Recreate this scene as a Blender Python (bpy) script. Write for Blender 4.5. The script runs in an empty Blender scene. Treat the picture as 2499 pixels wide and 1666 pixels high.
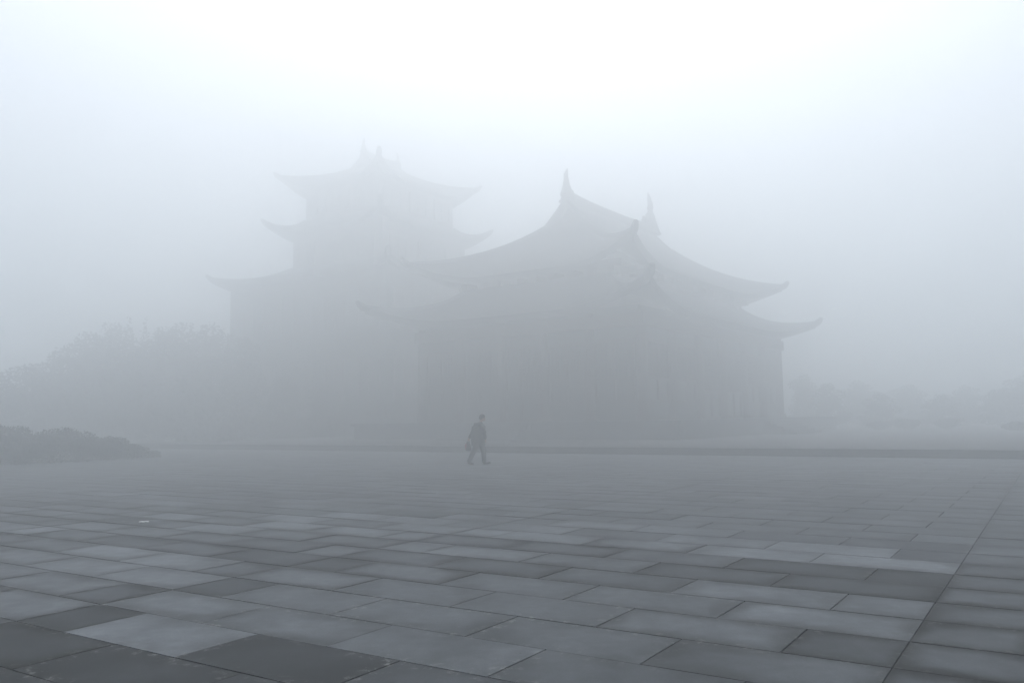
import bpy, bmesh, math, random
from mathutils import Vector, Matrix
import numpy as np
random.seed(11)
R = math.radians
S = bpy.context.scene
COL = S.collection

# ------------------------------------------------------------------ camera, world, sun, exposure
CAM_H = 1.6
PITCH, ROLL = 0.0914491, -0.0143409
YAW = 0.576956                      # direction of the paving's long axis, right of the view
LENS = 36.0 * 2051.07 / 2499.0
cp, sp = math.cos(PITCH), math.sin(PITCH)
FWD = Vector((0, cp, sp)); UP0 = Vector((0, -sp, cp)); R0 = Vector((1, 0, 0))
cr, sr = math.cos(ROLL), math.sin(ROLL)
RIGHT = cr * R0 + sr * UP0; UP = -sr * R0 + cr * UP0
cd = bpy.data.cameras.new("camera"); cam = bpy.data.objects.new("camera", cd); COL.objects.link(cam)
cd.lens = LENS; cd.sensor_width = 36; cd.clip_end = 2000; cd.clip_start = 0.05
cam.matrix_world = Matrix(((RIGHT.x, UP.x, -FWD.x, 0), (RIGHT.y, UP.y, -FWD.y, 0), (RIGHT.z, UP.z, -FWD.z, CAM_H), (0, 0, 0, 1)))
S.camera = cam
SUN_EL, SUN_AZ = R(63), R(2)
W = bpy.data.worlds.new("World"); S.world = W; W.use_nodes = True
nt = W.node_tree; bg = nt.nodes["Background"]
sky = nt.nodes.new("ShaderNodeTexSky"); sky.sky_type = 'NISHITA'; sky.sun_disc = False
sky.sun_elevation = SUN_EL; sky.sun_rotation = SUN_AZ; sky.dust_density = 2.5; sky.air_density = 1.0
hsv = nt.nodes.new("ShaderNodeHueSaturation"); hsv.inputs["Saturation"].default_value = 0.5
nt.links.new(sky.outputs[0], hsv.inputs["Color"]); nt.links.new(hsv.outputs[0], bg.inputs[0])
bg.inputs[1].default_value = 0.12
sd = bpy.data.lights.new("sun", 'SUN'); sun = bpy.data.objects.new("sun", sd); COL.objects.link(sun)
sd.energy = 1.5; sd.angle = R(60); sd.color = (1.0, 0.99, 0.97)
sdir = Vector((math.sin(SUN_AZ) * math.cos(SUN_EL), math.cos(SUN_AZ) * math.cos(SUN_EL), math.sin(SUN_EL)))
sun.rotation_euler = sdir.to_track_quat('Z', 'Y').to_euler(); sun.location = (0, 0, 60)
S.view_settings.view_transform = 'Standard'; S.view_settings.look = 'None'
S.view_settings.exposure = 0.45; S.view_settings.gamma = 1
S.cycles.volume_bounces = 8; S.cycles.max_bounces = 12; S.cycles.use_denoising = True
HAZE_DENSITY, HAZE_ANISO = 0.0318, 0.815

# ------------------------------------------------------------------ helpers
U = Vector((-math.cos(YAW), math.sin(YAW), 0)); V = Vector((math.sin(YAW), math.cos(YAW), 0))
def uvp(u, v, z=0.0): return U * u + V * v + Vector((0, 0, z))
def at(xd, yd, depth):
    """world point seen at a picture position, at a given distance ahead"""
    d = RIGHT * ((xd * 1.0625 - 1249.5) / 2051.07) + UP * (-(yd * 1.0625 - 833) / 2051.07) + FWD
    p = d * (depth / d.y); p.z += CAM_H; return p

def link(name, me, parent=None, mat=None, loc=(0, 0, 0), rz=0):
    o = bpy.data.objects.new(name, me); COL.objects.link(o)
    o.location = loc; o.rotation_euler = (0, 0, rz)
    if mat is not None and me is not None and not me.materials: me.materials.append(mat)
    if parent: o.parent = parent
    return o
def bmobj(name, bm, mat, parent=None, smooth=False, loc=(0, 0, 0), rz=0):
    me = bpy.data.meshes.new(name); bmesh.ops.recalc_face_normals(bm, faces=bm.faces[:]) if len(bm.faces) < 60000 else None
    bm.to_mesh(me); bm.free()
    if smooth: me.polygons.foreach_set("use_smooth", [True] * len(me.polygons))
    return link(name, me, parent, mat, loc, rz)
def thing(name, label, cat, loc=(0, 0, 0), rz=0, group=None):
    o = link(name, None, None, None, loc, rz); tag(o, label, cat, group); return o
def tag(o, label, cat, group=None):
    o["label"] = label; o["category"] = cat
    if group: o["group"] = group
def structure(o, kind="structure"): o["kind"] = kind; return o
def dup(o, parent=None):
    c = o.copy(); COL.objects.link(c)
    if parent: c.parent = parent
    for ch in o.children: dup(ch, c)
    return c
def box(bm, x0, x1, y0, y1, z0, z1):
    vs = [bm.verts.new(p) for p in ((x0, y0, z0), (x1, y0, z0), (x1, y1, z0), (x0, y1, z0), (x0, y0, z1), (x1, y0, z1), (x1, y1, z1), (x0, y1, z1))]
    for f in ((3, 2, 1, 0), (4, 5, 6, 7), (0, 1, 5, 4), (1, 2, 6, 5), (2, 3, 7, 6), (3, 0, 4, 7)): bm.faces.new([vs[i] for i in f])
def tube(bm, pts, rad, n=8, cap=True, sx=1.0):
    pts = [Vector(p) for p in pts]; rings = []
    for i, p in enumerate(pts):
        t = (pts[min(i + 1, len(pts) - 1)] - pts[max(i - 1, 0)]).normalized()
        a = t.cross(Vector((0, 0, 1)));
        if a.length < 0.05: a = Vector((1, 0, 0))
        a.normalize(); b = a.cross(t).normalized(); r = rad[i] if isinstance(rad, (list, tuple)) else rad
        rings.append([bm.verts.new(p + a * (r * sx * math.cos(k * 2 * math.pi / n)) + b * (r * math.sin(k * 2 * math.pi / n))) for k in range(n)])
    for q, w in zip(rings, rings[1:]):
        for k in range(n): bm.faces.new((q[k], q[(k + 1) % n], w[(k + 1) % n], w[k]))
    if cap: bm.faces.new(rings[0][::-1]); bm.faces.new(rings[-1])
def ellipsoid(bm, c, r, seg=16, rot=None):
    m = Matrix.Translation(Vector(c)) @ (rot.to_4x4() if rot else Matrix.Identity(4)) @ Matrix.Diagonal((r[0], r[1], r[2], 1))
    bmesh.ops.create_uvsphere(bm, u_segments=seg, v_segments=seg // 2 + 2, radius=1.0, matrix=m)

# ------------------------------------------------------------------ materials
def mat(name, col, rough=0.8, noise=0.15, scale=6.0, spec=0.35, bump=0.0, bscale=30.0):
    m = bpy.data.materials.new(name); m.use_nodes = True; t = m.node_tree; p = t.nodes["Principled BSDF"]
    p.inputs["Roughness"].default_value = rough; p.inputs["Specular IOR Level"].default_value = spec
    tc = t.nodes.new("ShaderNodeTexCoord"); n = t.nodes.new("ShaderNodeTexNoise"); n.inputs["Scale"].default_value = scale; n.inputs["Detail"].default_value = 6
    t.links.new(tc.outputs["Object"], n.inputs["Vector"])
    mx = t.nodes.new("ShaderNodeMix"); mx.data_type = 'RGBA'
    mx.inputs[6].default_value = (*[c * (1 - noise) for c in col], 1); mx.inputs[7].default_value = (*[min(1, c * (1 + noise)) for c in col], 1)
    t.links.new(n.outputs["Fac"], mx.inputs[0]); t.links.new(mx.outputs[2], p.inputs["Base Color"])
    if bump:
        b = t.nodes.new("ShaderNodeBump"); n2 = t.nodes.new("ShaderNodeTexNoise"); n2.inputs["Scale"].default_value = bscale; n2.inputs["Detail"].default_value = 4
        t.links.new(tc.outputs["Object"], n2.inputs["Vector"]); t.links.new(n2.outputs["Fac"], b.inputs["Height"])
        b.inputs["Strength"].default_value = bump; t.links.new(b.outputs[0], p.inputs["Normal"])
    return m
M = dict(
    stone=mat("weathered_stone", (.11, .114, .118), .8, .2, 2.5, bump=.3), edge=mat("dark_terrace_stone", (.03, .032, .034), .9, .25, 1.5, bump=.3),  # edge: terrace body and coping in one even, very dark grey
    ground=mat("dull_ground", (.05, .052, .052), .9, .25, .3), joint=mat("dark_joint_grout", (.035, .036, .036), .95, .4, 8),
    tile=mat("grey_roof_tile", (.036, .038, .042), .85, .25, 3, spec=.1), ridge=mat("ridge_plaster", (.038, .04, .044), .85, .2, 3, spec=.1),
    wood=mat("dark_red_lacquer", (.05, .026, .022), .7, .2, 5), col=mat("faded_red_column", (.06, .034, .03), .65, .15, 4),
    wall=mat("dark_masonry_wall", (.05, .049, .048), .85, .2, 2), window=mat("dark_lattice_window", (.03, .028, .026), .5, .2, 8),  # wall: one dark grey base colour for walls and gables
    leaf=mat("dark_leaves", (.045, .052, .045), .7, .45, 1.2), leaf2=mat("needle_leaves", (.04, .047, .042), .7, .45, 1.5), shrub=mat("shrub_leaves", (.02, .028, .022), .7, .4, 3),
    bark=mat("bark", (.07, .06, .05), .9, .3, 8, bump=.5), soil=mat("soil", (.05, .045, .04), .95, .3, 4),
    skin=mat("skin", (.35, .22, .16), .6, .06, 20), hair=mat("black_hair", (.015, .014, .013), .6, .3, 60),
    jacket=mat("dark_jacket_cloth", (.018, .02, .024), .85, .2, 20), trousers=mat("dark_trouser_cloth", (.022, .024, .029), .85, .2, 20),
    shoe=mat("black_shoe", (.015, .015, .016), .5, .2, 20), bag=mat("dark_bag_cloth", (.045, .04, .045), .7, .2, 20), bagred=mat("dull_red_panel", (.26, .04, .06), .7, .15, 20),
    paper=mat("white_paper", (.78, .78, .78), .8, .05, 10))

def paving_material():
    m = bpy.data.materials.new("damp_slate_pavers"); m.use_nodes = True; t = m.node_tree; N = t.nodes; Lk = t.links.new; p = N["Principled BSDF"]; p.inputs["Specular IOR Level"].default_value = .13
    at_ = N.new("ShaderNodeAttribute"); at_.attribute_name = "paver"; sep = N.new("ShaderNodeSeparateColor"); Lk(at_.outputs["Color"], sep.inputs[0])
    uvn = N.new("ShaderNodeUVMap"); sx = N.new("ShaderNodeSeparateXYZ"); Lk(uvn.outputs[0], sx.inputs[0])
    tc = N.new("ShaderNodeTexCoord")
    def math_(op, a, b=None, clamp=False):
        n = N.new("ShaderNodeMath"); n.operation = op; n.use_clamp = clamp
        for i, v in enumerate((a, b)):
            if v is None: continue
            if isinstance(v, (int, float)): n.inputs[i].default_value = v
            else: Lk(v, n.inputs[i])
        return n.outputs[0]
    def noise(scale, detail=5, rough=.55, vec=None):
        n = N.new("ShaderNodeTexNoise"); n.inputs["Scale"].default_value = scale; n.inputs["Detail"].default_value = detail; n.inputs["Roughness"].default_value = rough
        Lk(vec or tc.outputs["Object"], n.inputs["Vector"]); return n.outputs["Fac"]
    def ramp(x, a, b):
        n = N.new("ShaderNodeMapRange"); n.interpolation_type = 'SMOOTHSTEP'; Lk(x, n.inputs[0])
        n.inputs[1].default_value = a; n.inputs[2].default_value = b; return n.outputs[0]
    # distance to the nearest edge of the paver, in metres
    ex = math_('MULTIPLY', math_('MINIMUM', sx.outputs[0], math_('SUBTRACT', 1.0, sx.outputs[0])), 1.40)
    ey = math_('MULTIPLY', math_('MINIMUM', sx.outputs[1], math_('SUBTRACT', 1.0, sx.outputs[1])), 0.727)
    ed = math_('MINIMUM', ex, ey)
    nb, nm, nf, nw = noise(1.3, 4), noise(7, 6), noise(60, 5, .6), noise(0.35, 3)
    mul = N.new("ShaderNodeMapping"); Lk(tc.outputs["Object"], mul.inputs[0]); mul.inputs["Scale"].default_value = (1, .35, 1); mul.inputs["Rotation"].default_value = (0, 0, .9)
    ns = noise(5, 5, .6, mul.outputs[0])
    # tone: .R is the paver's own lightness 0..1
    tone = math_('ADD', math_('MULTIPLY', sep.outputs[0], 0.15), 0.006)
    tone = math_('MULTIPLY', tone, math_('ADD', 0.55, math_('MULTIPLY', nm, 0.90)))
    tone = math_('MULTIPLY', tone, math_('MULTIPLY', math_('ADD', 0.45, math_('MULTIPLY', nb, 1.1)), math_('ADD', 0.8, math_('MULTIPLY', ns, 0.4))))
    tone = math_('MULTIPLY', tone, math_('ADD', 0.65, math_('MULTIPLY', nf, 0.70)))
    # damp margin along the joints, stronger on some pavers (.G)
    wet = math_('SUBTRACT', 1.0, ramp(math_('ADD', ed, math_('MULTIPLY', math_('SUBTRACT', nb, .5), .4)), -.02, 0.24))
    wet = math_('MULTIPLY', wet, math_('MULTIPLY', sep.outputs[1], 0.78))
    tone = math_('MULTIPLY', tone, math_('SUBTRACT', 1.0, wet))
    # pale lime bloom and scuffs, in broken flakes, mostly near joints
    lim = math_('MULTIPLY', ramp(noise(11, 8, .75), .53, .62), math_('SUBTRACT', 1.0, ramp(ed, 0.0, .15)))
    lim = math_('MULTIPLY', lim, math_('MULTIPLY', sep.outputs[2], ramp(nw, .38, .52)))
    spots = math_('MULTIPLY', ramp(noise(28, 3, .5), .73, .78), .5)
    lim = math_('MAXIMUM', lim, math_('MULTIPLY', spots, sep.outputs[2]))
    dark = math_('MULTIPLY', ramp(noise(22, 2, .4), .74, .78), .5)
    tone = math_('MULTIPLY', tone, math_('SUBTRACT', 1.0, dark))
    c1 = N.new("ShaderNodeCombineColor"); Lk(math_('MULTIPLY', tone, .93), c1.inputs[0]); Lk(math_('MULTIPLY', tone, 1.02), c1.inputs[1]); Lk(math_('MULTIPLY', tone, 1.11), c1.inputs[2])
    mx = N.new("ShaderNodeMix"); mx.data_type = 'RGBA'; Lk(math_('MULTIPLY', lim, .75), mx.inputs[0]); Lk(c1.outputs[0], mx.inputs[6]); mx.inputs[7].default_value = (.24, .25, .24, 1)
    br = N.new("ShaderNodeMix"); br.data_type = 'RGBA'; br.blend_type = 'MULTIPLY'; Lk(wet, br.inputs[0]); Lk(mx.outputs[2], br.inputs[6]); br.inputs[7].default_value = (1.0, .97, .91, 1)
    Lk(br.outputs[2], p.inputs["Base Color"])
    Lk(math_('ADD', .74, math_('MULTIPLY', nm, .22)), p.inputs["Roughness"])
    b = N.new("ShaderNodeBump"); b.inputs["Strength"].default_value = .35; b.inputs["Distance"].default_value = .004
    Lk(math_('ADD', math_('MULTIPLY', nf, .6), nm), b.inputs["Height"]); Lk(b.outputs[0], p.inputs["Normal"])
    return m
M["paver"] = paving_material()

# ------------------------------------------------------------------ ground, paving, terrace
ROW = 0.4546405 * CAM_H; V0 = 2.31403 * CAM_H; LEN = 1.933 * ROW; X0 = 1.372 * ROW; STRIP = 4.5 * LEN
TERR_V, TERR_H = 33.15, 0.30
bm = bmesh.new(); box(bm, -190, 190, -190, 190, -0.6, -0.06)
structure(bmobj("ground", bm, M["ground"]))
TONES = {(-1, 3): -0.8, (-1, 4): -0.9, (0, 1): -0.3, (0, 2): -0.75, (0, 3): 0.7, (0, 4): -0.5, (0, 10): 0.5, (1, 1): 0.0, (1, 2): 0.2, (1, 3): 0.3, (1, 4): 0.6, (1, 10): -0.2, (1, 11): 0.5, (1, 12): 0.3, (2, -1): -0.8, (2, 0): 0.1, (2, 1): 0.15, (2, 2): 0.2, (2, 3): 0.3, (2, 4): -0.4, (2, 10): 0.6, (2, 11): 0.6, (2, 12): 0.6, (3, -1): -0.9, (3, 0): -0.3, (3, 1): 0.25, (3, 2): 0.15, (3, 3): 0.25, (3, 4): 0.3, (3, 10): 0.0, (3, 11): 0.7, (3, 12): 0.8, (3, 13): 0.1, (4, -1): -0.8, (4, 0): 0.6, (4, 1): 0.25, (4, 2): 0.23, (4, 3): 0.3, (4, 4): -0.3, (4, 11): 0.0, (4, 12): -0.1, (4, 13): 0.0, (4, 14): 0.8, (5, -1): -0.7, (5, 0): 0.3, (5, 1): 0.4, (5, 2): -0.1, (5, 3): -0.15, (5, 16): 0.8, (6, -1): -0.6, (6, 0): -0.4, (6, 1): -0.3, (6, 2): 0.1, (6, 10): 0.1, (6, 12): 0.6, (7, -1): -0.4, (7, 0): -0.6, (7, 1): -0.35, (7, 3): -0.2, (7, 11): 0.6, (7, 12): 0.6, (7, 14): 0.7, (8, -1): -0.4, (8, 0): 0.9, (8, 1): 0.6, (8, 2): 0.4, (8, 3): 0.5, (8, 10): 0.6, (8, 12): 0.7, (9, 0): -0.3, (9, 1): 0.7, (9, 2): 0.5, (9, 4): 0.4, (9, 12): 0.6, (10, 1): -0.2, (10, 2): 0.4}
verts, faces, tones, uvs = [], [], [], []
rnd = random.Random(5)
def paver(r, c, u0, u1):
    v0, v1 = V0 + r * ROW, V0 + (r + 1) * ROW
    if v1 > TERR_V - .02: v1 = TERR_V - .02
    if v1 - v0 < .1: return
    g = (.0045 if r < 7 else .003) + rnd.random() * .003
    a = uvp(u0 + g, v0 + g), uvp(u1 - g, v0 + g), uvp(u1 - g, v1 - g), uvp(u0 + g, v1 - g)
    i = len(verts)
    zt = rnd.uniform(-.0015, .0015)
    for p in a: verts.append((p.x, p.y, zt + rnd.uniform(-.0008, .0008)))
    for p in a: verts.append((p.x, p.y, -.03))
    fs = [(i, i + 3, i + 2, i + 1)] + [(i + k, i + (k + 1) % 4, i + 4 + (k + 1) % 4, i + 4 + k) for k in range(4)]
    t = TONES.get((r, c))
    if t is None: t = max(-1, min(1, rnd.gauss(.0, .22 if r < 11 else .15) - (.6 if r < -1 else 0)))
    edge_strip = u1 < X0 + .01
    if edge_strip: t = max(t, -.05)
    elif t < -.5: t = -.6
    t = .5 + .5 * t
    clean = math.exp(-(((u0 + u1) / 2 - 5.2 * ROW) / (3.2 * ROW)) ** 2 - ((r - .5) / 3.6) ** 2)
    wet = max(0, min(1, rnd.uniform(.5, 1.1) - max(0, t - .6) * 1.3)) * (1 - .85 * clean)
    if edge_strip: wet = rnd.uniform(.85, 1)
    wet *= 1 if r < 9 else .5
    lime = min(1, rnd.uniform(.1, .45) + clean)
    for k, f in enumerate(fs):
        faces.append(f); tones.append((t, wet, lime, 1))
        q = {i: (0, 0), i + 1: (1, 0), i + 2: (1, 1), i + 3: (0, 1)}
        uvs.extend([q.get(j, q.get(j - 4, (0, 0))) for j in f])
for r in range(-6, 42):
    for strip in range(-4, 9):
        s0 = X0 + strip * STRIP; k = 0
        cuts = [s0 + (j + (0 if r % 2 == 0 else -.5)) * LEN for j in range(0, 7)]
        cuts = sorted(set([s0] + [c for c in cuts if s0 + .1 < c < s0 + STRIP - .1] + [s0 + STRIP]))
        for j, (a, b) in enumerate(zip(cuts, cuts[1:])):
            # tone key: same numbering as the table
            mid = (a + b) / 2
            if strip == 0: key = int(math.floor((mid - s0) / LEN - (0 if r % 2 == 0 else -.5)))
            elif strip == 1: key = 10 + int(math.floor((mid - s0) / LEN - (0 if r % 2 == 0 else -.5)))
            elif strip == -1: key = -1 if j == len(cuts) - 2 else 99
            else: key = 99
            paver(r, key, a, b)
me = bpy.data.meshes.new("paving"); me.from_pydata(verts, [], faces)
ca = me.color_attributes.new("paver", 'FLOAT_COLOR', 'CORNER'); ul = me.uv_layers.new(name="UVMap")
ca.data.foreach_set("color", [x for f, c in zip(faces, tones) for _ in f for x in c])
ul.data.foreach_set("uv", [x for q in uvs for x in q]); me.update()
structure(link("plaza_paving", me, None, M["paver"]))
bm = bmesh.new(); vs = [bm.verts.new(uvp(u, v, -.012)) for u, v in ((-60, -3), (80, -3), (80, TERR_V - .01), (-60, TERR_V - .01))]; bm.faces.new(vs)
structure(bmobj("paving_bed", bm, M["joint"]))
RZ = math.pi / 2 - YAW
bm = bmesh.new()
# local x = v, local y = u : terrace body and its projecting coping
box(bm, TERR_V, TERR_V + 110, -60, 52, -.3, TERR_H - .07); box(bm, TERR_V - .03, TERR_V + 109.9, -60.05, 52.05, TERR_H - .07, TERR_H)
structure(bmobj("terrace", bm, M["edge"], rz=RZ))
bm = bmesh.new(); box(bm, TERR_V + .62, TERR_V + 109, -59, 51, TERR_H - .02, TERR_H + .004)
structure(bmobj("terrace_pavement", bm, mat("terrace_slabs", (.05, .052, .055), .85, .3, 1.2, .2, .3), rz=RZ))

# ------------------------------------------------------------------ temple halls (local x = v along the ridge, local y = u)
def roof_patches(bm, a, b, z0, rise, inner_a, inner_b, up, ext, conc=.2, n=28, nt_=12, over=0.35):
    """hipped, concave roof with swept corners. half sizes b (x), a (y); roof runs in to inner_b / inner_a"""
    for side in range(4):
        if side % 2 == 0: half, along0, run, lim = b, a, b - inner_b, inner_a   # x-facing end: normal x
        else: half, along0, run, lim = a, b, a - inner_a, inner_b
        sgn = 1 if side < 2 else -1
        tot = max(a - inner_a, 1e-6) if side % 2 else max(a - inner_a, 1e-6)
        grid = []
        for j in range(nt_ + 1):
            w = run * j / nt_; t = w / tot; row = []
            al = max(along0 - w, lim if side % 2 else along0 - w)
            f = t - conc * t * (1 - t)
            for i in range(n + 1):
                s = -1 + 2 * i / n; s = math.copysign(1 - (1 - abs(s)) ** 1.4, s); k = max(0, (abs(s) - .35) / .65) ** 2.6 * (1 - min(1, t * 1.15)) ** 2
                x, y = half - w + ext * k, s * (al + ext * k)
                z = z0 + rise * f + up * k + .05 * math.cos(i * math.pi) * 0
                row.append(bm.verts.new((sgn * x, sgn * y, z) if side % 2 == 0 else (-sgn * y, sgn * x, z)))
            grid.append(row)
        for g0, g1 in zip(grid, grid[1:]):
            for i in range(n):
                try: bm.faces.new((g0[i], g0[i + 1], g1[i + 1], g1[i]))
                except ValueError: pass
def solid(o, th):
    m = o.modifiers.new("thickness", 'SOLIDIFY'); m.thickness = th; m.offset = -1 if o["flip"] else 1
def hip_line(a, b, z0, rise, inner_a, inner_b, up, ext, conc, sx, sy, wmax):
    tot = a - inner_a; pts = []
    for j in range(11):
        w = wmax * j / 10; t = w / tot; k = (1 - min(1, t * 1.15)) ** 2
        pts.append((sx * (b - w + ext * k), sy * (a - w + ext * k), z0 + rise * (t - conc * t * (1 - t)) + up * k + .12))
    p = Vector(pts[0]); q = Vector(pts[1]); d = (p - q); d.z = 0; d.normalize()
    horn = [p + d * .5 + Vector((0, 0, .42)), p + d * .32 + Vector((0, 0, .22)), p + d * .15 + Vector((0, 0, .08))]
    return horn + pts
def roof(name, parent, a, b, z0, rise, ia, ib, up, ext, wall_run, conc=.2):
    bm = bmesh.new(); roof_patches(bm, a, b, z0, rise, ia, ib, up, ext, conc)
    bmesh.ops.remove_doubles(bm, verts=bm.verts[:], dist=.004)
    # close the underside with a ceiling of rafters at the eave
    o = bmobj(name, bm, M["tile"], parent, smooth=False); m = o.modifiers.new("thickness", 'SOLIDIFY'); m.thickness = .38; m.offset = 0
    for sx in (-1, 1):
        for sy in (-1, 1):
            b2 = bmesh.new(); pts = hip_line(a, b, z0, rise, ia, ib, up, ext, conc, sx, sy, wall_run)
            tube(b2, pts, [.13, .2, .24] + [.24] * (len(pts) - 3), 6)
            bmobj("hip_ridge", b2, M["ridge"], o)
    return o
def ridge_ornament(parent, x, z, h, s):
    """curling fish tail finial: a thick body that rises and curls inwards"""
    bm = bmesh.new(); pts, rad = [], []
    prof = [(0, -.15, .40), (.01, .08, .34), (.03, .24, .25), (.05, .42, .17), (.06, .60, .12), (.04, .78, .09), (.0, .92, .06), (-.05, 1.0, .02)]
    tube(bm, [(x + s * px * h, 0, z + pz * h) for px, pz, r in prof], [r * h * .85 for *_, r in prof], 8, sx=.8)
    tube(bm, [(x + s * .05 * h, 0, z + .5 * h), (x + s * .14 * h, 0, z + .68 * h), (x + s * .17 * h, 0, z + .8 * h)], [.08 * h, .05 * h, .02 * h], 6)
    tube(bm, [(x - s * .1 * h, 0, z + .1 * h), (x - s * .28 * h, 0, z + .16 * h), (x - s * .36 * h, 0, z + .3 * h)], [.2 * h, .12 * h, .03 * h], 6)
    bmobj("ridge_ornament", bm, M["ridge"], parent)
def top_roof(parent, a, b, vg, z0, rise, up, ext, orn, conc=.2):
    o = roof("upper_roof", parent, a, b, z0, rise, 0.0, vg, up, ext, b - vg, conc)
    t = (b - vg) / a; zg = z0 + rise * (t - conc * t * (1 - t)); hg = a - (b - vg)
    for s in (-1, 1):
        bm = bmesh.new(); vs = []
        rake = [(y, z0 + rise * ((1 - abs(y) / a) - conc * (1 - abs(y) / a) * (abs(y) / a)) - .1) for y in [hg * (k / 6 - 1) for k in range(13)]]
        for xx in (s * (vg - .45), s * (vg - .25)):
            vs.append([bm.verts.new((xx, y, z)) for y, z in rake] + [bm.verts.new((xx, hg, zg - .5)), bm.verts.new((xx, -hg, zg - .5))])
        bm.faces.new(vs[0]); bm.faces.new(vs[1][::-1])
        for k in range(len(vs[0])): bm.faces.new((vs[0][k], vs[0][(k + 1) % len(vs[0])], vs[1][(k + 1) % len(vs[0])], vs[1][k]))
        bmobj("gable", bm, M["wall"], o)
        for sy in (-1, 1):
            b2 = bmesh.new(); tube(b2, [(s * vg, sy * hg * q, z0 + rise * ((1 - hg * q / a) - conc * (1 - hg * q / a) * (hg * q / a)) + .15) for q in [k / 6 for k in range(7)]], .2, 6); bmobj("gable_ridge", b2, M["ridge"], o)
    b3 = bmesh.new(); z = z0 + rise; n = 12
    pts = [(-vg - .1 + (2 * vg + .2) * i / n, 0, z + .3 + .25 * abs(2 * i / n - 1) ** 3) for i in range(n + 1)]
    tube(b3, pts, .42, 8, sx=.55); bmobj("main_ridge", b3, M["ridge"], o)
    for s, h in zip((-1, 1), orn): ridge_ornament(o, s * (vg - .15), z + .45, h, s)
    return o
def ring_wall(name, parent, a, b, z0, z1, m, th=.4):
    bm = bmesh.new()
    box(bm, -b, b, -a, -a + th, z0, z1); box(bm, -b, b, a - th, a, z0, z1); box(bm, -b, -b + th, -a + th, a - th, z0, z1); box(bm, b - th, b, -a + th, a - th, z0, z1)
    return bmobj(name, bm, m, parent)
def column(parent, x, y, z0, z1, r=.28):
    bm = bmesh.new(); tube(bm, [(x, y, z0), (x, y, z0 + .25)], [r * 1.55, r * 1.3], 14); tube(bm, [(x, y, z0 + .25), (x, y, z1)], [r, r * .92], 14); return bmobj("column", bm, M["col"], parent)
def lattice(parent, name, c, along, w, z0, z1, nrm, m):
    """door or window leaf: frame, dark infill and bars; local frame by along/nrm axis"""
    ax = Vector(along); nr = Vector(nrm); c = Vector(c)
    def bb(bm, s0, s1, za, zb, d0, d1):
        p = [c + ax * s + nr * d for s in (s0, s1) for d in (d0, d1)]
        xs = [q.x for q in p]; ys = [q.y for q in p]; box(bm, min(xs), max(xs), min(ys), max(ys), za, zb)
    bm = bmesh.new(); h = w / 2
    bb(bm, -h, -h + .15, z0, z1, .0, .16); bb(bm, h - .15, h, z0, z1, .0, .16); bb(bm, -h + .15, h - .15, z1 - .16, z1, .0, .15); bb(bm, -h + .15, h - .15, z0, z0 + .16, .0, .15)
    zm = z0 + (z1 - z0) * .36; bb(bm, -h + .15, h - .15, zm, zm + .14, .0, .15); bb(bm, -.06, .06, z0 + .16, zm, 0, .14); bb(bm, -.06, .06, zm + .14, z1 - .16, 0, .14)
    k = 5
    for i in range(1, k * 2):
        s = -h + .15 + (w - .3) * i / (k * 2)
        if abs(s) > .1: bb(bm, s - .02, s + .02, zm + .14, z1 - .16, .02, .1)
    for i in range(1, 7): z = zm + .14 + (z1 - .3 - zm) * i / 7; bb(bm, -h + .15, h - .15, z - .02, z + .02, .03, .09)
    o = bmobj(name, bm, M["wood"], parent)
    bm = bmesh.new(); bb(bm, -h + .1, h - .1, z0 + .1, z1 - .1, .005, .03); bmobj("lattice_backing", bm, M["window"], o)

# front hall: double eaves, hip and gable roof
BS = 1.2; BZ = CAM_H * (1 - BS)
HC = Vector((7.05, 55.5, 0)) * BS
hall = thing("temple_hall", "nearer temple hall with two stacked upturned eaves and horned ridge finials", "temple hall", (HC.x - .25, HC.y, BZ), RZ - R(2), "old tiled halls in the fog"); hall.scale = (BS,) * 3
zt = TERR_H + .004
bm = bmesh.new(); box(bm, -13.6, 13.6, -10.4, 10.4, zt, zt + .95); box(bm, -13.75, 13.75, -10.55, 10.55, zt + .95, zt + 1.12); bmobj("stone_base", bm, M["stone"], hall)
for sx, sy in ((-1, 0), (0, -1)):
    bm = bmesh.new()
    for k in range(6):
        d0 = .36 * (6 - k); zz = zt + 1.12 * (k + 1) / 7
        if sx: box(bm, -13.75 - d0, -13.75 - d0 + .36 if k < 5 else -13.76, -2.4, 2.4, zt + .002, zz)
        else: box(bm, -2.4, 2.4, -10.55 - d0, -10.55 - d0 + .36 if k < 5 else -10.56, zt + .002, zz)
    bmobj("steps", bm, M["stone"], hall)
z1 = zt + 1.12
ring_wall("wall", hall, 7.2, 10.9, z1, 7.3, M["wall"])
ring_wall("upper_wall", hall, 5.1, 8.7, 7.3, 10.3, M["wood"])
for i in range(7):
    x = -10.9 + 21.8 * i / 6
    for y in (-7.3, 7.3): column(hall, x, y, z1, 7.0)
for j in range(1, 5):
    y = -7.2 + 14.4 * j / 5
    for x in (-11.0, 11.0): column(hall, x, y, z1, 7.0)
for i in range(6): lattice(hall, "door" if i in (2, 3) else "window", (-10.9 + 21.8 * (i + .5) / 6, -7.2, 0), (1, 0, 0), 2.7, z1 + (.02 if i in (2, 3) else .9), 5.6, (0, -1, 0), None)
for j in range(5): lattice(hall, "door" if j == 2 else "window", (-10.9, -7.2 + 14.4 * (j + .5) / 5, 0), (0, 1, 0), 2.3, z1 + (.02 if j == 2 else .9), 5.6, (-1, 0, 0), None)
bm = bmesh.new()
for y in (-7.45, 7.45): box(bm, -11.3, 11.3, y - .17, y + .17, 6.2, 6.85)
for x in (-11.13, 11.13): box(bm, x - .17, x + .17, -7.28, 7.28, 6.2, 6.85)
bmobj("beam", bm, M["wood"], hall)
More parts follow.
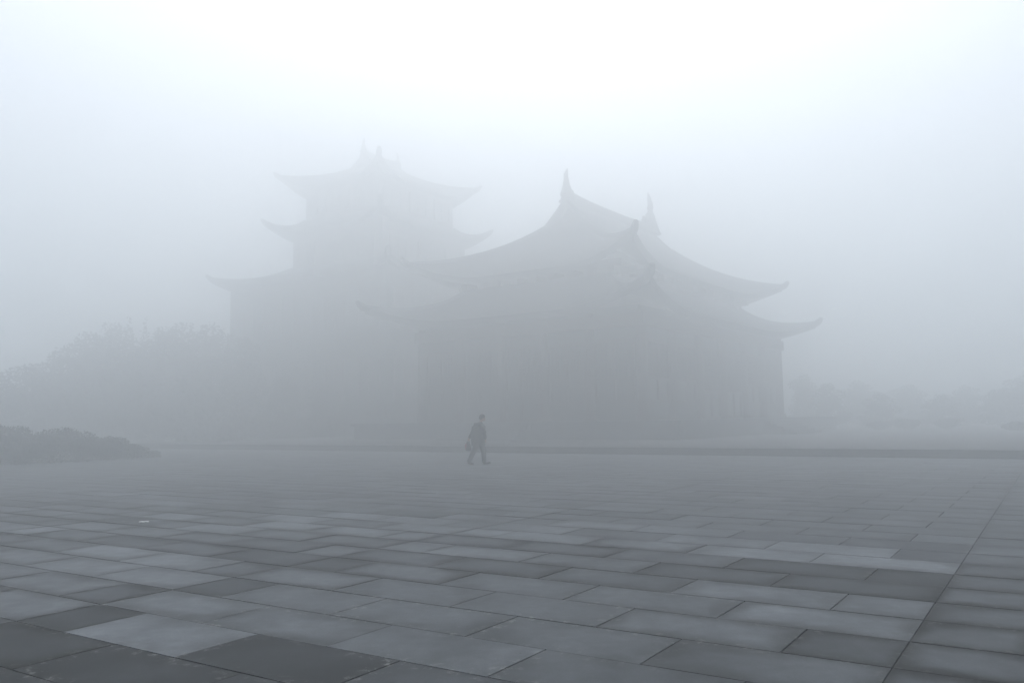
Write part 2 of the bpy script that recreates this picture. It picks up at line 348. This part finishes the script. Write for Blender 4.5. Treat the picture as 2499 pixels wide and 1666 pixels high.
roof("lower_roof", hall, 8.3, 12.9, 6.95, 2.1, 5.0, 9.3, 1.15, .95, 3.3, .3)
bm = bmesh.new()   # bracket sets under the upper eave
for i in range(15):
    x = -8.7 + 17.4 * i / 14
    for s in (-1, 1): box(bm, x - .2, x + .2, min(s * 5.1, s * 6.0), max(s * 5.1, s * 6.0), 9.35, 9.75)
for j in range(9):
    y = -5 + 10 * j / 8
    for s in (-1, 1): box(bm, min(s * 8.7, s * 9.7), max(s * 8.7, s * 9.7), y - .2, y + .2, 9.35, 9.75)
bmobj("eave_brackets", bm, M["wood"], hall)
top_roof(hall, 6.6, 11.0, 5.9, 9.6, 5.1, 1.15, .9, (1.8, 2.7), .4)

# rear hall: a tall tower of three eaves
TS = 1.2; TZ = CAM_H * (1 - TS)
TC = Vector((-11.3, 72.3, 0)) * TS
tower = thing("temple_tower", "taller and fainter three-tiered temple tower rising behind the nearer hall on its left", "temple tower", (TC.x, TC.y, TZ), RZ, "old tiled halls in the fog"); tower.scale = (TS,) * 3
bm = bmesh.new(); box(bm, -10.4, 10.4, -10, 10, zt, zt + 1.4); bmobj("stone_base", bm, M["stone"], tower)
ring_wall("wall", tower, 8.6, 9.0, zt + 1.4, 13.2, M["wall"])
ring_wall("middle_wall", tower, 5.0, 5.5, 13.0, 17.6, M["wood"])
ring_wall("upper_wall", tower, 4.1, 4.9, 17.5, 21.6, M["wood"])
for lvl in (3.2, 8.3):
    for i in range(5): lattice(tower, "window", (-9.0 + 18 * (i + .5) / 5, -8.6, 0), (1, 0, 0), 2.2, lvl, lvl + 3, (0, -1, 0), None)
    for j in range(5): lattice(tower, "window", (-9.0, -8.6 + 17.2 * (j + .5) / 5, 0), (0, 1, 0), 2.2, lvl, lvl + 3, (-1, 0, 0), None)
for lvl, wa, wb in ((14.6, 5.0, 5.5), (18.9, 4.1, 4.9)):
    for i in range(3): lattice(tower, "window", (-wb + 2 * wb * (i + .5) / 3, -wa, 0), (1, 0, 0), 2.2, lvl, lvl + 1.8, (0, -1, 0), None)
    for j in range(3): lattice(tower, "window", (-wb, -wa + 2 * wa * (j + .5) / 3, 0), (0, 1, 0), 2.0, lvl, lvl + 1.8, (-1, 0, 0), None)
roof("lower_roof", tower, 9.3, 9.7, 12.3, 2.0, 5.0, 5.4, 1.0, .35, 4.3, .3)
roof("middle_roof", tower, 6.0, 6.8, 17.0, 1.4, 4.1, 4.9, 1.1, .35, 1.9, .25)
top_roof(tower, 5.1, 6.0, 2.3, 20.8, 3.2, 1.35, .5, (1.4, 1.2), .2)

# ------------------------------------------------------------------ trees and shrubs
def leaf_cloud(name, clumps, n, size, rng, m, parent=None, droop=0.0):
    vs, fs = [], []
    wts = [c[1][0] * c[1][1] * c[1][2] for c in clumps]
    for _ in range(n):
        c, r = rng.choices(clumps, wts)[0]
        while True:
            q = Vector((rng.uniform(-1, 1), rng.uniform(-1, 1), rng.uniform(-1, 1)))
            if .25 < q.length < 1: break
        p = Vector(c) + Vector((q.x * r[0], q.y * r[1], q.z * r[2])); s = size * rng.uniform(.6, 1.4)
        a = Vector((rng.gauss(0, 1), rng.gauss(0, 1), rng.gauss(0, .7))).normalized(); b = a.cross(Vector((rng.gauss(0, 1), rng.gauss(0, 1), rng.gauss(0, 1)))).normalized()
        i = len(vs); vs += [p - a * s, p + b * s * .5, p + a * s, p - b * s * .5]; fs.append((i, i + 1, i + 2, i + 3))
    me = bpy.data.meshes.new(name); me.from_pydata(vs, [], fs); return link(name, me, parent, m)
def make_tree(kind, seed, h=8.0):
    rng = random.Random(seed); t = thing("tree", "x", "tree")
    bm = bmesh.new(); pts = [(rng.uniform(-.1, .1) * k, rng.uniform(-.1, .1) * k, h * .8 * k / 6) for k in range(7)]
    tube(bm, pts, [.24 * (1 - .13 * k) for k in range(7)], 8)
    clumps = []
    if kind == 0:
        for k in range(15):
            an = k * 2.4; z = h * (.07 + .83 * k / 15); rr = h * .28 * (1 - abs(k / 15 - .3) * .8) * rng.uniform(.5, 1.1)
            c = Vector((math.cos(an) * rr, math.sin(an) * rr, z)); clumps.append((c, (h * .14 * rng.uniform(.8, 1.3),) * 2 + (h * .10 * rng.uniform(.8, 1.2),)))
            tube(bm, [(0, 0, z - h * .12), c * .6 + Vector((0, 0, (z - h * .05) * .4)), c], [.09, .06, .02], 5)
        clumps.append((Vector((0, 0, h * .9)), (h * .12, h * .12, h * .1)))
        clumps.append((Vector((0, 0, h * .5)), (h * .2, h * .2, h * .3)))
        for k in range(7):
            an = k * .9 + rng.random(); c = Vector((math.cos(an) * h * .24, math.sin(an) * h * .24, h * rng.uniform(.05, .3))); clumps.append((c, (h * .12, h * .12, h * .1)))
            tube(bm, [(0, 0, h * .04), c], [.06, .02], 5)
    else:
        for k in range(16):
            f = k / 15; z = h * (.18 + .74 * f); rr = h * .2 * (1 - f) + .15
            for q in range(3):
                an = k * 1.3 + q * 2.1; c = Vector((math.cos(an) * rr * .6, math.sin(an) * rr * .6, z)); clumps.append((c, (rr * .6, rr * .6, h * .04)))
                if k % 3 == 0: tube(bm, [(0, 0, z), c], [.05, .02], 4)
        clumps.append((Vector((0, 0, h * .96)), (.14, .14, h * .05)))
    bmobj("trunk", bm, M["bark"], t)
    leaf_cloud("crown", clumps, 6500 if kind == 0 else 4500, .15 if kind == 0 else .11, rng, M["leaf"] if kind == 0 else M["leaf2"], t)
    return t
protos = {(0, i): make_tree(0, 20 + i) for i in range(3)}; protos[(1, 0)] = make_tree(1, 40)
used = set()
def tree(kind, var, xd, ytop, depth, label, wscale=1.0, base=0.0, group=None):
    depth *= 1.3 if xd < 1000 else 1.32
    p = protos[(kind, var)]
    t = p if (kind, var) not in used else dup(p); used.add((kind, var))
    top = at(xd, ytop, depth); h = (top.z - base) / 7.9
    t.location = (top.x, top.y, base); t.scale = (h * wscale, h * wscale, h); t.rotation_euler = (0, 0, (xd * 1.7) % 6.28)
    t["label"] = label; t["category"] = "tree"; t["group"] = group or "trees in the fog on the left"
LT = [(0, 0, -20, 852, 47, "lowest broad tree cut by the left edge of the picture", 1.5),
      (0, 1, 75, 838, 49, "low rounded tree second from the left edge, above the dark hedge", 1.4),
      (0, 2, 135, 808, 51, "bushy tree where the left treeline starts to climb", 1.15),
      (0, 0, 205, 762, 54, "broad tree forming the left shoulder of the high treeline", 1.0),
      (0, 1, 258, 742, 58, "round topped tree just left of the pointed conifer pair", .9),
      (1, 0, 296, 728, 56, "slim pointed conifer, left one of the pair topping the treeline", 1.0),
      (1, 0, 334, 731, 57, "slim pointed conifer, right one of the pair topping the treeline", 1.0),
      (0, 2, 375, 752, 58, "broad tree filling the dip right of the two conifers", .9),
      (1, 0, 440, 741, 60, "lone pointed conifer between the conifer pair and the tower", 1.0),
      (0, 1, 418, 744, 59, "rounded tree immediately left of the lone conifer beside the tower", .9),
      (0, 0, 484, 742, 59, "round tree standing against the left corner of the tower", 1.0),
      (0, 1, 560, 775, 56, "tall tree in front of the lower left wall of the tower", .7),
      (0, 2, 650, 858, 56, "mid-height tree before the middle of the tower wall", 1.1),
      (0, 0, 745, 880, 56, "lower tree before the right part of the tower wall", 1.1)]
for k, v, x, y, d, l, w in LT: tree(k, v, x, y, d, l, w, TERR_H if (at(x, y, d * 1.3).dot(V) > TERR_V and at(x, y, d * 1.3).dot(U) < 52) else -.06)
RT = [(0, 0, 1845, 858, 66, "faint tree partly behind the right end of the nearer hall", .9), (0, 1, 1900, 880, 60, "faint low tree just clear of the nearer hall's right end", 1.3),
      (0, 2, 1968, 874, 68, "faint tall tree second clear of the nearer hall's right end", 1.5), (0, 1, 2020, 902, 57, "faint low tree above the left half of the terrace shrub clump", 1.7),
      (0, 0, 2085, 882, 66, "faint broad tree above the right half of the terrace shrub clump", 1.6), (0, 1, 2160, 905, 58, "faint low broad tree above the single round shrub", 1.9),
      (0, 2, 2215, 884, 64, "faint taller tree between the single round shrub and the picture's right edge", 1.3), (0, 0, 2290, 893, 58, "second faint tree from the right edge of the picture", 1.8),
      (0, 2, 2350, 862, 60, "faint taller tree cut by the right edge of the picture", 1.5)]
for k, v, x, y, d, l, w in RT: tree(k, v, x, y, d, l, w, TERR_H, "trees in the fog on the right")
def shrub(xd, ytop, depth, wid, label, base, group, seed, yr=1.0):
    rng = random.Random(seed); top = at(xd, ytop, depth); h = top.z - base
    t = thing("shrub", label, "shrub", (top.x, top.y, base), rng.uniform(0, 6), group)
    bm = bmesh.new()
    for k in range(6): a = k * 1.05; tube(bm, [(0, 0, -.04), (math.cos(a) * wid * .2, math.sin(a) * wid * .2, h * .7)], [.03, .012], 5)
    bmobj("stem", bm, M["bark"], t)
    cl = [(Vector((0, 0, h * .45)), (wid * .38, wid * .38 * yr, h * .5))]
    for k in range(10): a = k * .8; cl.append((Vector((math.cos(a) * wid * .3, math.sin(a) * wid * .3 * yr, h * rng.uniform(.3, .72))), (wid * .22, wid * .22, h * .25)))
    leaf_cloud("foliage", cl, int(2600 * max(1, wid)), .055, rng, M["shrub"], t)
HS = [(-35, 968, 34.0, 2.3, "dark clipped shrub at the left edge of the plaza, cut by the picture's edge"), (45, 972, 34.8, 2.2, "tallest dark shrub second from the left in the hedge row"),
      (120, 978, 35.8, 2.1, "dark shrub third from the left in the plaza's hedge row"), (190, 985, 37.0, 2.0, "dark shrub in the middle of the plaza's hedge row"),
      (250, 999, 38.2, 1.9, "lower shrub third from the right end of the hedge row"), (300, 1017, 39.2, 1.6, "small shrub next to last at the right end of the hedge row"), (338, 1034, 40.0, 1.2, "smallest shrub ending the hedge row on the right")]
for i, (x, y, d, w, l) in enumerate(HS): shrub(x, y, d, w, l, -.02, "hedge row on the left of the plaza", 70 + i)
bm = bmesh.new(); pl = [at(-140, 1000, 33.2), at(-35, 1000, 34.9), at(120, 1000, 36.6), at(300, 1000, 39.6), at(372, 1000, 40.6), at(300, 1000, 43), at(-100, 1000, 40)]
fa = [bm.verts.new((p.x, p.y, .06)) for p in pl]; fb = [bm.verts.new((p.x, p.y, -.1)) for p in pl]; bm.faces.new(fa)
for k in range(len(pl)): bm.faces.new((fa[k], fa[(k + 1) % len(pl)], fb[(k + 1) % len(pl)], fb[k]))
structure(bmobj("planting_bed", bm, M["soil"]))
for i, (x, y, d, w, l) in enumerate([(2020, 966, 68, 2.0, "left half of the larger shrub clump on the right terrace"), (2080, 960, 68, 2.2, "right half of the larger shrub clump on the right terrace"),
        (2175, 960, 70, 2.0, "single round shrub between the clump and the right edge"), (2335, 966, 58, 2.0, "faint shrub nearest the picture's right edge, just above the terrace kerb")]):
    shrub(x, y, d, w, l, TERR_H, "shrubs on the right terrace", 90 + i)

# ------------------------------------------------------------------ walking person and bag
PG = at(1111, 1067, 29.9); PL = Vector((PG.x, PG.y, 0)); PL += Vector((-.2, -.1, 0))
person = thing("person", "person in dark jacket and trousers walking right across the plaza, head bowed, carrying a bag", "person", PL, 0)
def remesh(o, vox, it=4):
    m = o.modifiers.new("merge", 'REMESH'); m.mode = 'VOXEL'; m.voxel_size = vox; m.use_smooth_shade = True
    s = o.modifiers.new("soften", 'SMOOTH'); s.factor = .5; s.iterations = it
J = dict(pel=(.02, .03, .94), chest=(.045, .05, 1.33), neck=(.10, .07, 1.48), hb=(.135, .09, 1.56), hd=(.17, .11, 1.64),
         rs=(.14, -.09, 1.40), re=(.245, -.13, 1.13), rw=(.27, -.06, .90), ls=(-.07, .19, 1.40), le=(-.19, .21, 1.13), lw=(-.31, .20, .93),
         rh=(.06, -.05, .90), rk=(-.13, -.13, .49), ra=(-.305, -.24, .14), lh=(.06, .12, .90), lk=(.19, .24, .50), la=(.215, .33, .09))
J = {k: Vector(v) for k, v in J.items()}
bm = bmesh.new()
tube(bm, [J['pel'] - Vector((0, 0, .08)), J['pel'], (.03, .04, 1.12), J['chest'], J['neck']], [.13, .15, .125, .15, .065], 12, sx=1.1)
tube(bm, [J['neck'] - Vector((.01, 0, .06)), J['hb']], [.065, .055], 10)
hr = Matrix.Rotation(R(22), 3, 'Y')
ellipsoid(bm, J['hd'], (.098, .078, .118), 20, hr)
F = Vector((.90, .30, -.32)).normalized(); Lf = Vector((-.3, .95, 0)).normalized(); Uf = Lf.cross(F) * -1
if Uf.z < 0: Uf = -Uf
hc = J['hd']
ellipsoid(bm, hc + F * .075 - Uf * .055, (.045, .045, .04), 12)                                        # jaw and chin
tube(bm, [hc + F * .088 + Uf * .015, hc + F * .115 - Uf * .015, hc + F * .098 - Uf * .028], [.010, .015, .012], 8)   # nose
for s in (-1, 1):
    ellipsoid(bm, hc + Lf * (.078 * s) - Uf * .005 - F * .005, (.018, .01, .032), 10)                  # ear
    ellipsoid(bm, hc + F * .090 + Lf * (.03 * s) + Uf * .018, (.012, .012, .008), 8)                   # brow/eye mound
tube(bm, [hc + F * .100 + Lf * -.022 - Uf * .045, hc + F * .108 - Uf * .045, hc + F * .100 + Lf * .022 - Uf * .045], [.007, .009, .007], 6)  # lips
for a, b, c in (('rs', 're', 'rw'), ('ls', 'le', 'lw')):
    tube(bm, [J['chest'].lerp(J[a], .5), J[a], J[a].lerp(J[b], .5), J[b], J[b].lerp(J[c], .35), J[c]], [.07, .062, .052, .042, .042, .028], 10)
for a, b, c in (('rh', 'rk', 'ra'), ('lh', 'lk', 'la')):
    tube(bm, [J['pel'].lerp(J[a], .6), J[a], J[a].lerp(J[b], .5), J[b], J[b].lerp(J[c], .35), J[c]], [.08, .09, .075, .055, .058, .038], 10)
tube(bm, [J['ra'], J['ra'] + Vector((.04, .01, -.08)), J['ra'] + Vector((.14, .06, -.115))], [.04, .035, .025], 8)
tube(bm, [J['la'], J['la'] + Vector((.06, .02, -.04)), J['la'] + Vector((.17, .07, -.055))], [.04, .035, .025], 8)
def hand(w, d, palm_n, curl, thumb_dir):
    d = Vector(d).normalized(); n = Vector(palm_n).normalized(); side = d.cross(n).normalized()
    w = Vector(w); tube(bm, [w, w + d * .03, w + d * .085], [.026, .032, .034], 10, sx=1.0)
    for i, (o, L) in enumerate(((-.030, .072), (-.010, .080), (.010, .075), (.028, .058))):
        p = w + d * .085 + side * o; a = 0; pts = [p - d * .02, p]
        for s_ in (.42, .32, .26): a += curl; p = p + (d * math.cos(a) + n * math.sin(a)) * (L * s_); pts.append(p)
        tube(bm, pts, [.010, .0095, .009, .0085, .007], 7)
    t0 = w + d * .03 + side * (-.028); td = Vector(thumb_dir).normalized()
    tube(bm, [t0, t0 + (d * .6 - side * .7).normalized() * .035, t0 + (d * .8 - side * .45 + n * .4).normalized() * .065], [.013, .011, .008], 7)
hand(J['lw'], (-.35, -.05, -.9), (.8, -.3, -.2), 1.05, (1, 0, 0)); hand(J['rw'], (.05, .1, -1), (-.5, .8, 0), .35, (1, 0, 0))
body = bmobj("body", bm, M["skin"], person, smooth=True); remesh(body, .0065, 2)
bm = bmesh.new()                                                                                        # jacket
rings = [(.66, .015, .03, 0.248, 0.184), (.72, .015, .03, 0.259, 0.189), (.90, .015, .03, 0.264, 0.192), (1.06, .02, .035, 0.248, 0.178), (1.22, .03, .045, 0.259, 0.178), (1.34, .035, .05, 0.248, 0.162), (1.42, .05, .055, .17, .12), (1.475, .08, .065, .09, .085), (1.50, .095, .07, .072, .07)]
prev = None
for z, cx, cy, rx, ry in rings:
    cur = []
    for k in range(20):
        a = k * math.pi / 10; w = 1 + .03 * math.sin(3 * a + z * 9)
        px, py = math.cos(a) * rx * w, math.sin(a) * ry * w; q = -.35
        cur.append(bm.verts.new((cx + px * math.cos(q) - py * math.sin(q), cy + px * math.sin(q) + py * math.cos(q), z)))
    if prev:
        for k in range(20): bm.faces.new((prev[k], prev[(k + 1) % 20], cur[(k + 1) % 20], cur[k]))
    else: bm.faces.new(cur[::-1])
    prev = cur
bm.faces.new(prev)
tube(bm, [J['rs'] + Vector((-.09, .07, 0)), J['rs'], J['rs'].lerp(J['re'], .5), J['re'], J['re'].lerp(J['rw'], .5), J['rw']], [.085, .085, .078, .070, .066, .052], 12)
tube(bm, [J['ls'] + Vector((.09, -.07, 0)), J['ls'], J['ls'].lerp(J['le'], .5), J['le'], J['le'].lerp(J['lw'], .5), J['lw']], [.085, .085, .078, .068, .060, .048], 12)
jk = bmobj("jacket", bm, M["jacket"], person, smooth=True); remesh(jk, .014, 4)
bm = bmesh.new()                                                                                        # trousers
tube(bm, [(.03, .03, 1.0), (.03, .03, .88), (.03, .03, .78)], [.155, .165, .12], 14)
tube(bm, [J['rh'], J['rh'].lerp(J['rk'], .5), J['rk'], J['rk'].lerp(J['ra'], .5), J['ra'] + Vector((.0, 0, -.02))], [.118, .108, .088, .082, .074], 12)
tube(bm, [J['lh'], J['lh'].lerp(J['lk'], .5), J['lk'], J['lk'].lerp(J['la'], .5), J['la'] + Vector((0, 0, -.03))], [.118, .108, .09, .085, .078], 12)
tr = bmobj("trousers", bm, M["trousers"], person, smooth=True); remesh(tr, .014, 4)
for base, d in ((J['ra'], Vector((.13, .05, -.075))), (J['la'], Vector((.18, .07, -.035)))):             # shoes
    bm = bmesh.new(); heel = base + Vector((-.045, -.015, -.045)); toe = base + d
    tube(bm, [heel, base + Vector((.01, 0, -.045)), heel.lerp(toe, .55), toe, toe + (toe - heel).normalized() * .05], [.038, .052, .046, .042, .022], 10, sx=1.1)
    sh = bmobj("shoe", bm, M["shoe"], person, smooth=True); remesh(sh, .01, 2)
bm = bmesh.new(); ellipsoid(bm, hc - F * .022 + Uf * .030, (.105, .092, .108), 20, hr); ellipsoid(bm, hc - F * .06 - Uf * .02, (.06, .075, .08), 16)
hairo = bmobj("hair", bm, M["hair"], person, smooth=True); remesh(hairo, .012, 2)
# bag held in the left hand
HB = PL + J['lw'] + Vector((-.035, -.01, -.115))
bag = thing("carrier_bag", "dark limp carrier bag with a dull red side, hanging from the walking person's hand", "bag", HB, 0)
bm = bmesh.new(); lv = [(0, .03, .03), (-.06, .065, .04), (-.14, .09, .05), (-.24, .10, .055), (-.31, .09, .05), (-.33, .05, .025)]; prev = None
for z, rx, ry in lv:
    cur = [bm.verts.new((-.01 - z * .05 + math.copysign(abs(math.cos(k * math.pi / 8)) ** .7, math.cos(k * math.pi / 8)) * rx * (1 + .06 * math.sin(k * 2.3 + z * 20)), math.sin(k * math.pi / 8) * ry * (1 + .1 * math.sin(k * 1.7 + z * 31)), z)) for k in range(16)]
    if prev:
        for k in range(16): bm.faces.new((prev[k], prev[(k + 1) % 16], cur[(k + 1) % 16], cur[k]))
    else: bm.faces.new(cur)
    prev = cur
bm.faces.new(prev[::-1]); bmobj("pouch", bm, M["bag"], bag, smooth=True)
bm = bmesh.new()
for s in (-1, 1): tube(bm, [(-.05, .025 * s, -.05), (-.03, .02 * s, .01), (0, .012 * s, .03), (.03, .02 * s, .01), (.05, .025 * s, -.05)], .007, 6)
bmobj("handle", bm, M["bag"], bag)
bm = bmesh.new(); tube(bm, [(-.065, -.035, -.07), (-.09, -.045, -.16), (-.095, -.045, -.27)], [.018, .034, .022], 8); bmobj("red_panel", bm, M["bagred"], bag, smooth=True)

# scrap of paper
bm = bmesh.new(); g = [[bm.verts.new((-.07 + .14 * i / 6, -.05 + .1 * j / 3, .012 + .018 * math.sin(i * 1.1 + j) ** 2)) for i in range(7)] for j in range(4)]
for j in range(3):
    for i in range(6): bm.faces.new((g[j][i], g[j][i + 1], g[j + 1][i + 1], g[j + 1][i]))
o = bmobj("paper_scrap", bm, M["paper"], loc=(-6.03, 13.88, 0), rz=.35, smooth=True); m = o.modifiers.new("t", 'SOLIDIFY'); m.thickness = .002
tag(o, "small white scrap of paper lying on the pavers at the left", "litter")

# ------------------------------------------------------------------ haze
bm = bmesh.new(); box(bm, -195, 195, -195, 195, -1.6, 33.0)
hz = bmobj("haze", bm, None); structure(hz, "stuff")
hm = bpy.data.materials.new("fog"); hm.use_nodes = True; t = hm.node_tree
for n in list(t.nodes):
    if n.type == 'BSDF_PRINCIPLED': t.nodes.remove(n)
pv = t.nodes.new("ShaderNodeVolumePrincipled"); pv.inputs["Color"].default_value = (.946, .970, .982, 1); pv.inputs["Density"].default_value = HAZE_DENSITY
pv.inputs["Anisotropy"].default_value = HAZE_ANISO; t.links.new(pv.outputs[0], t.nodes["Material Output"].inputs["Volume"])
hz.data.materials.append(hm)
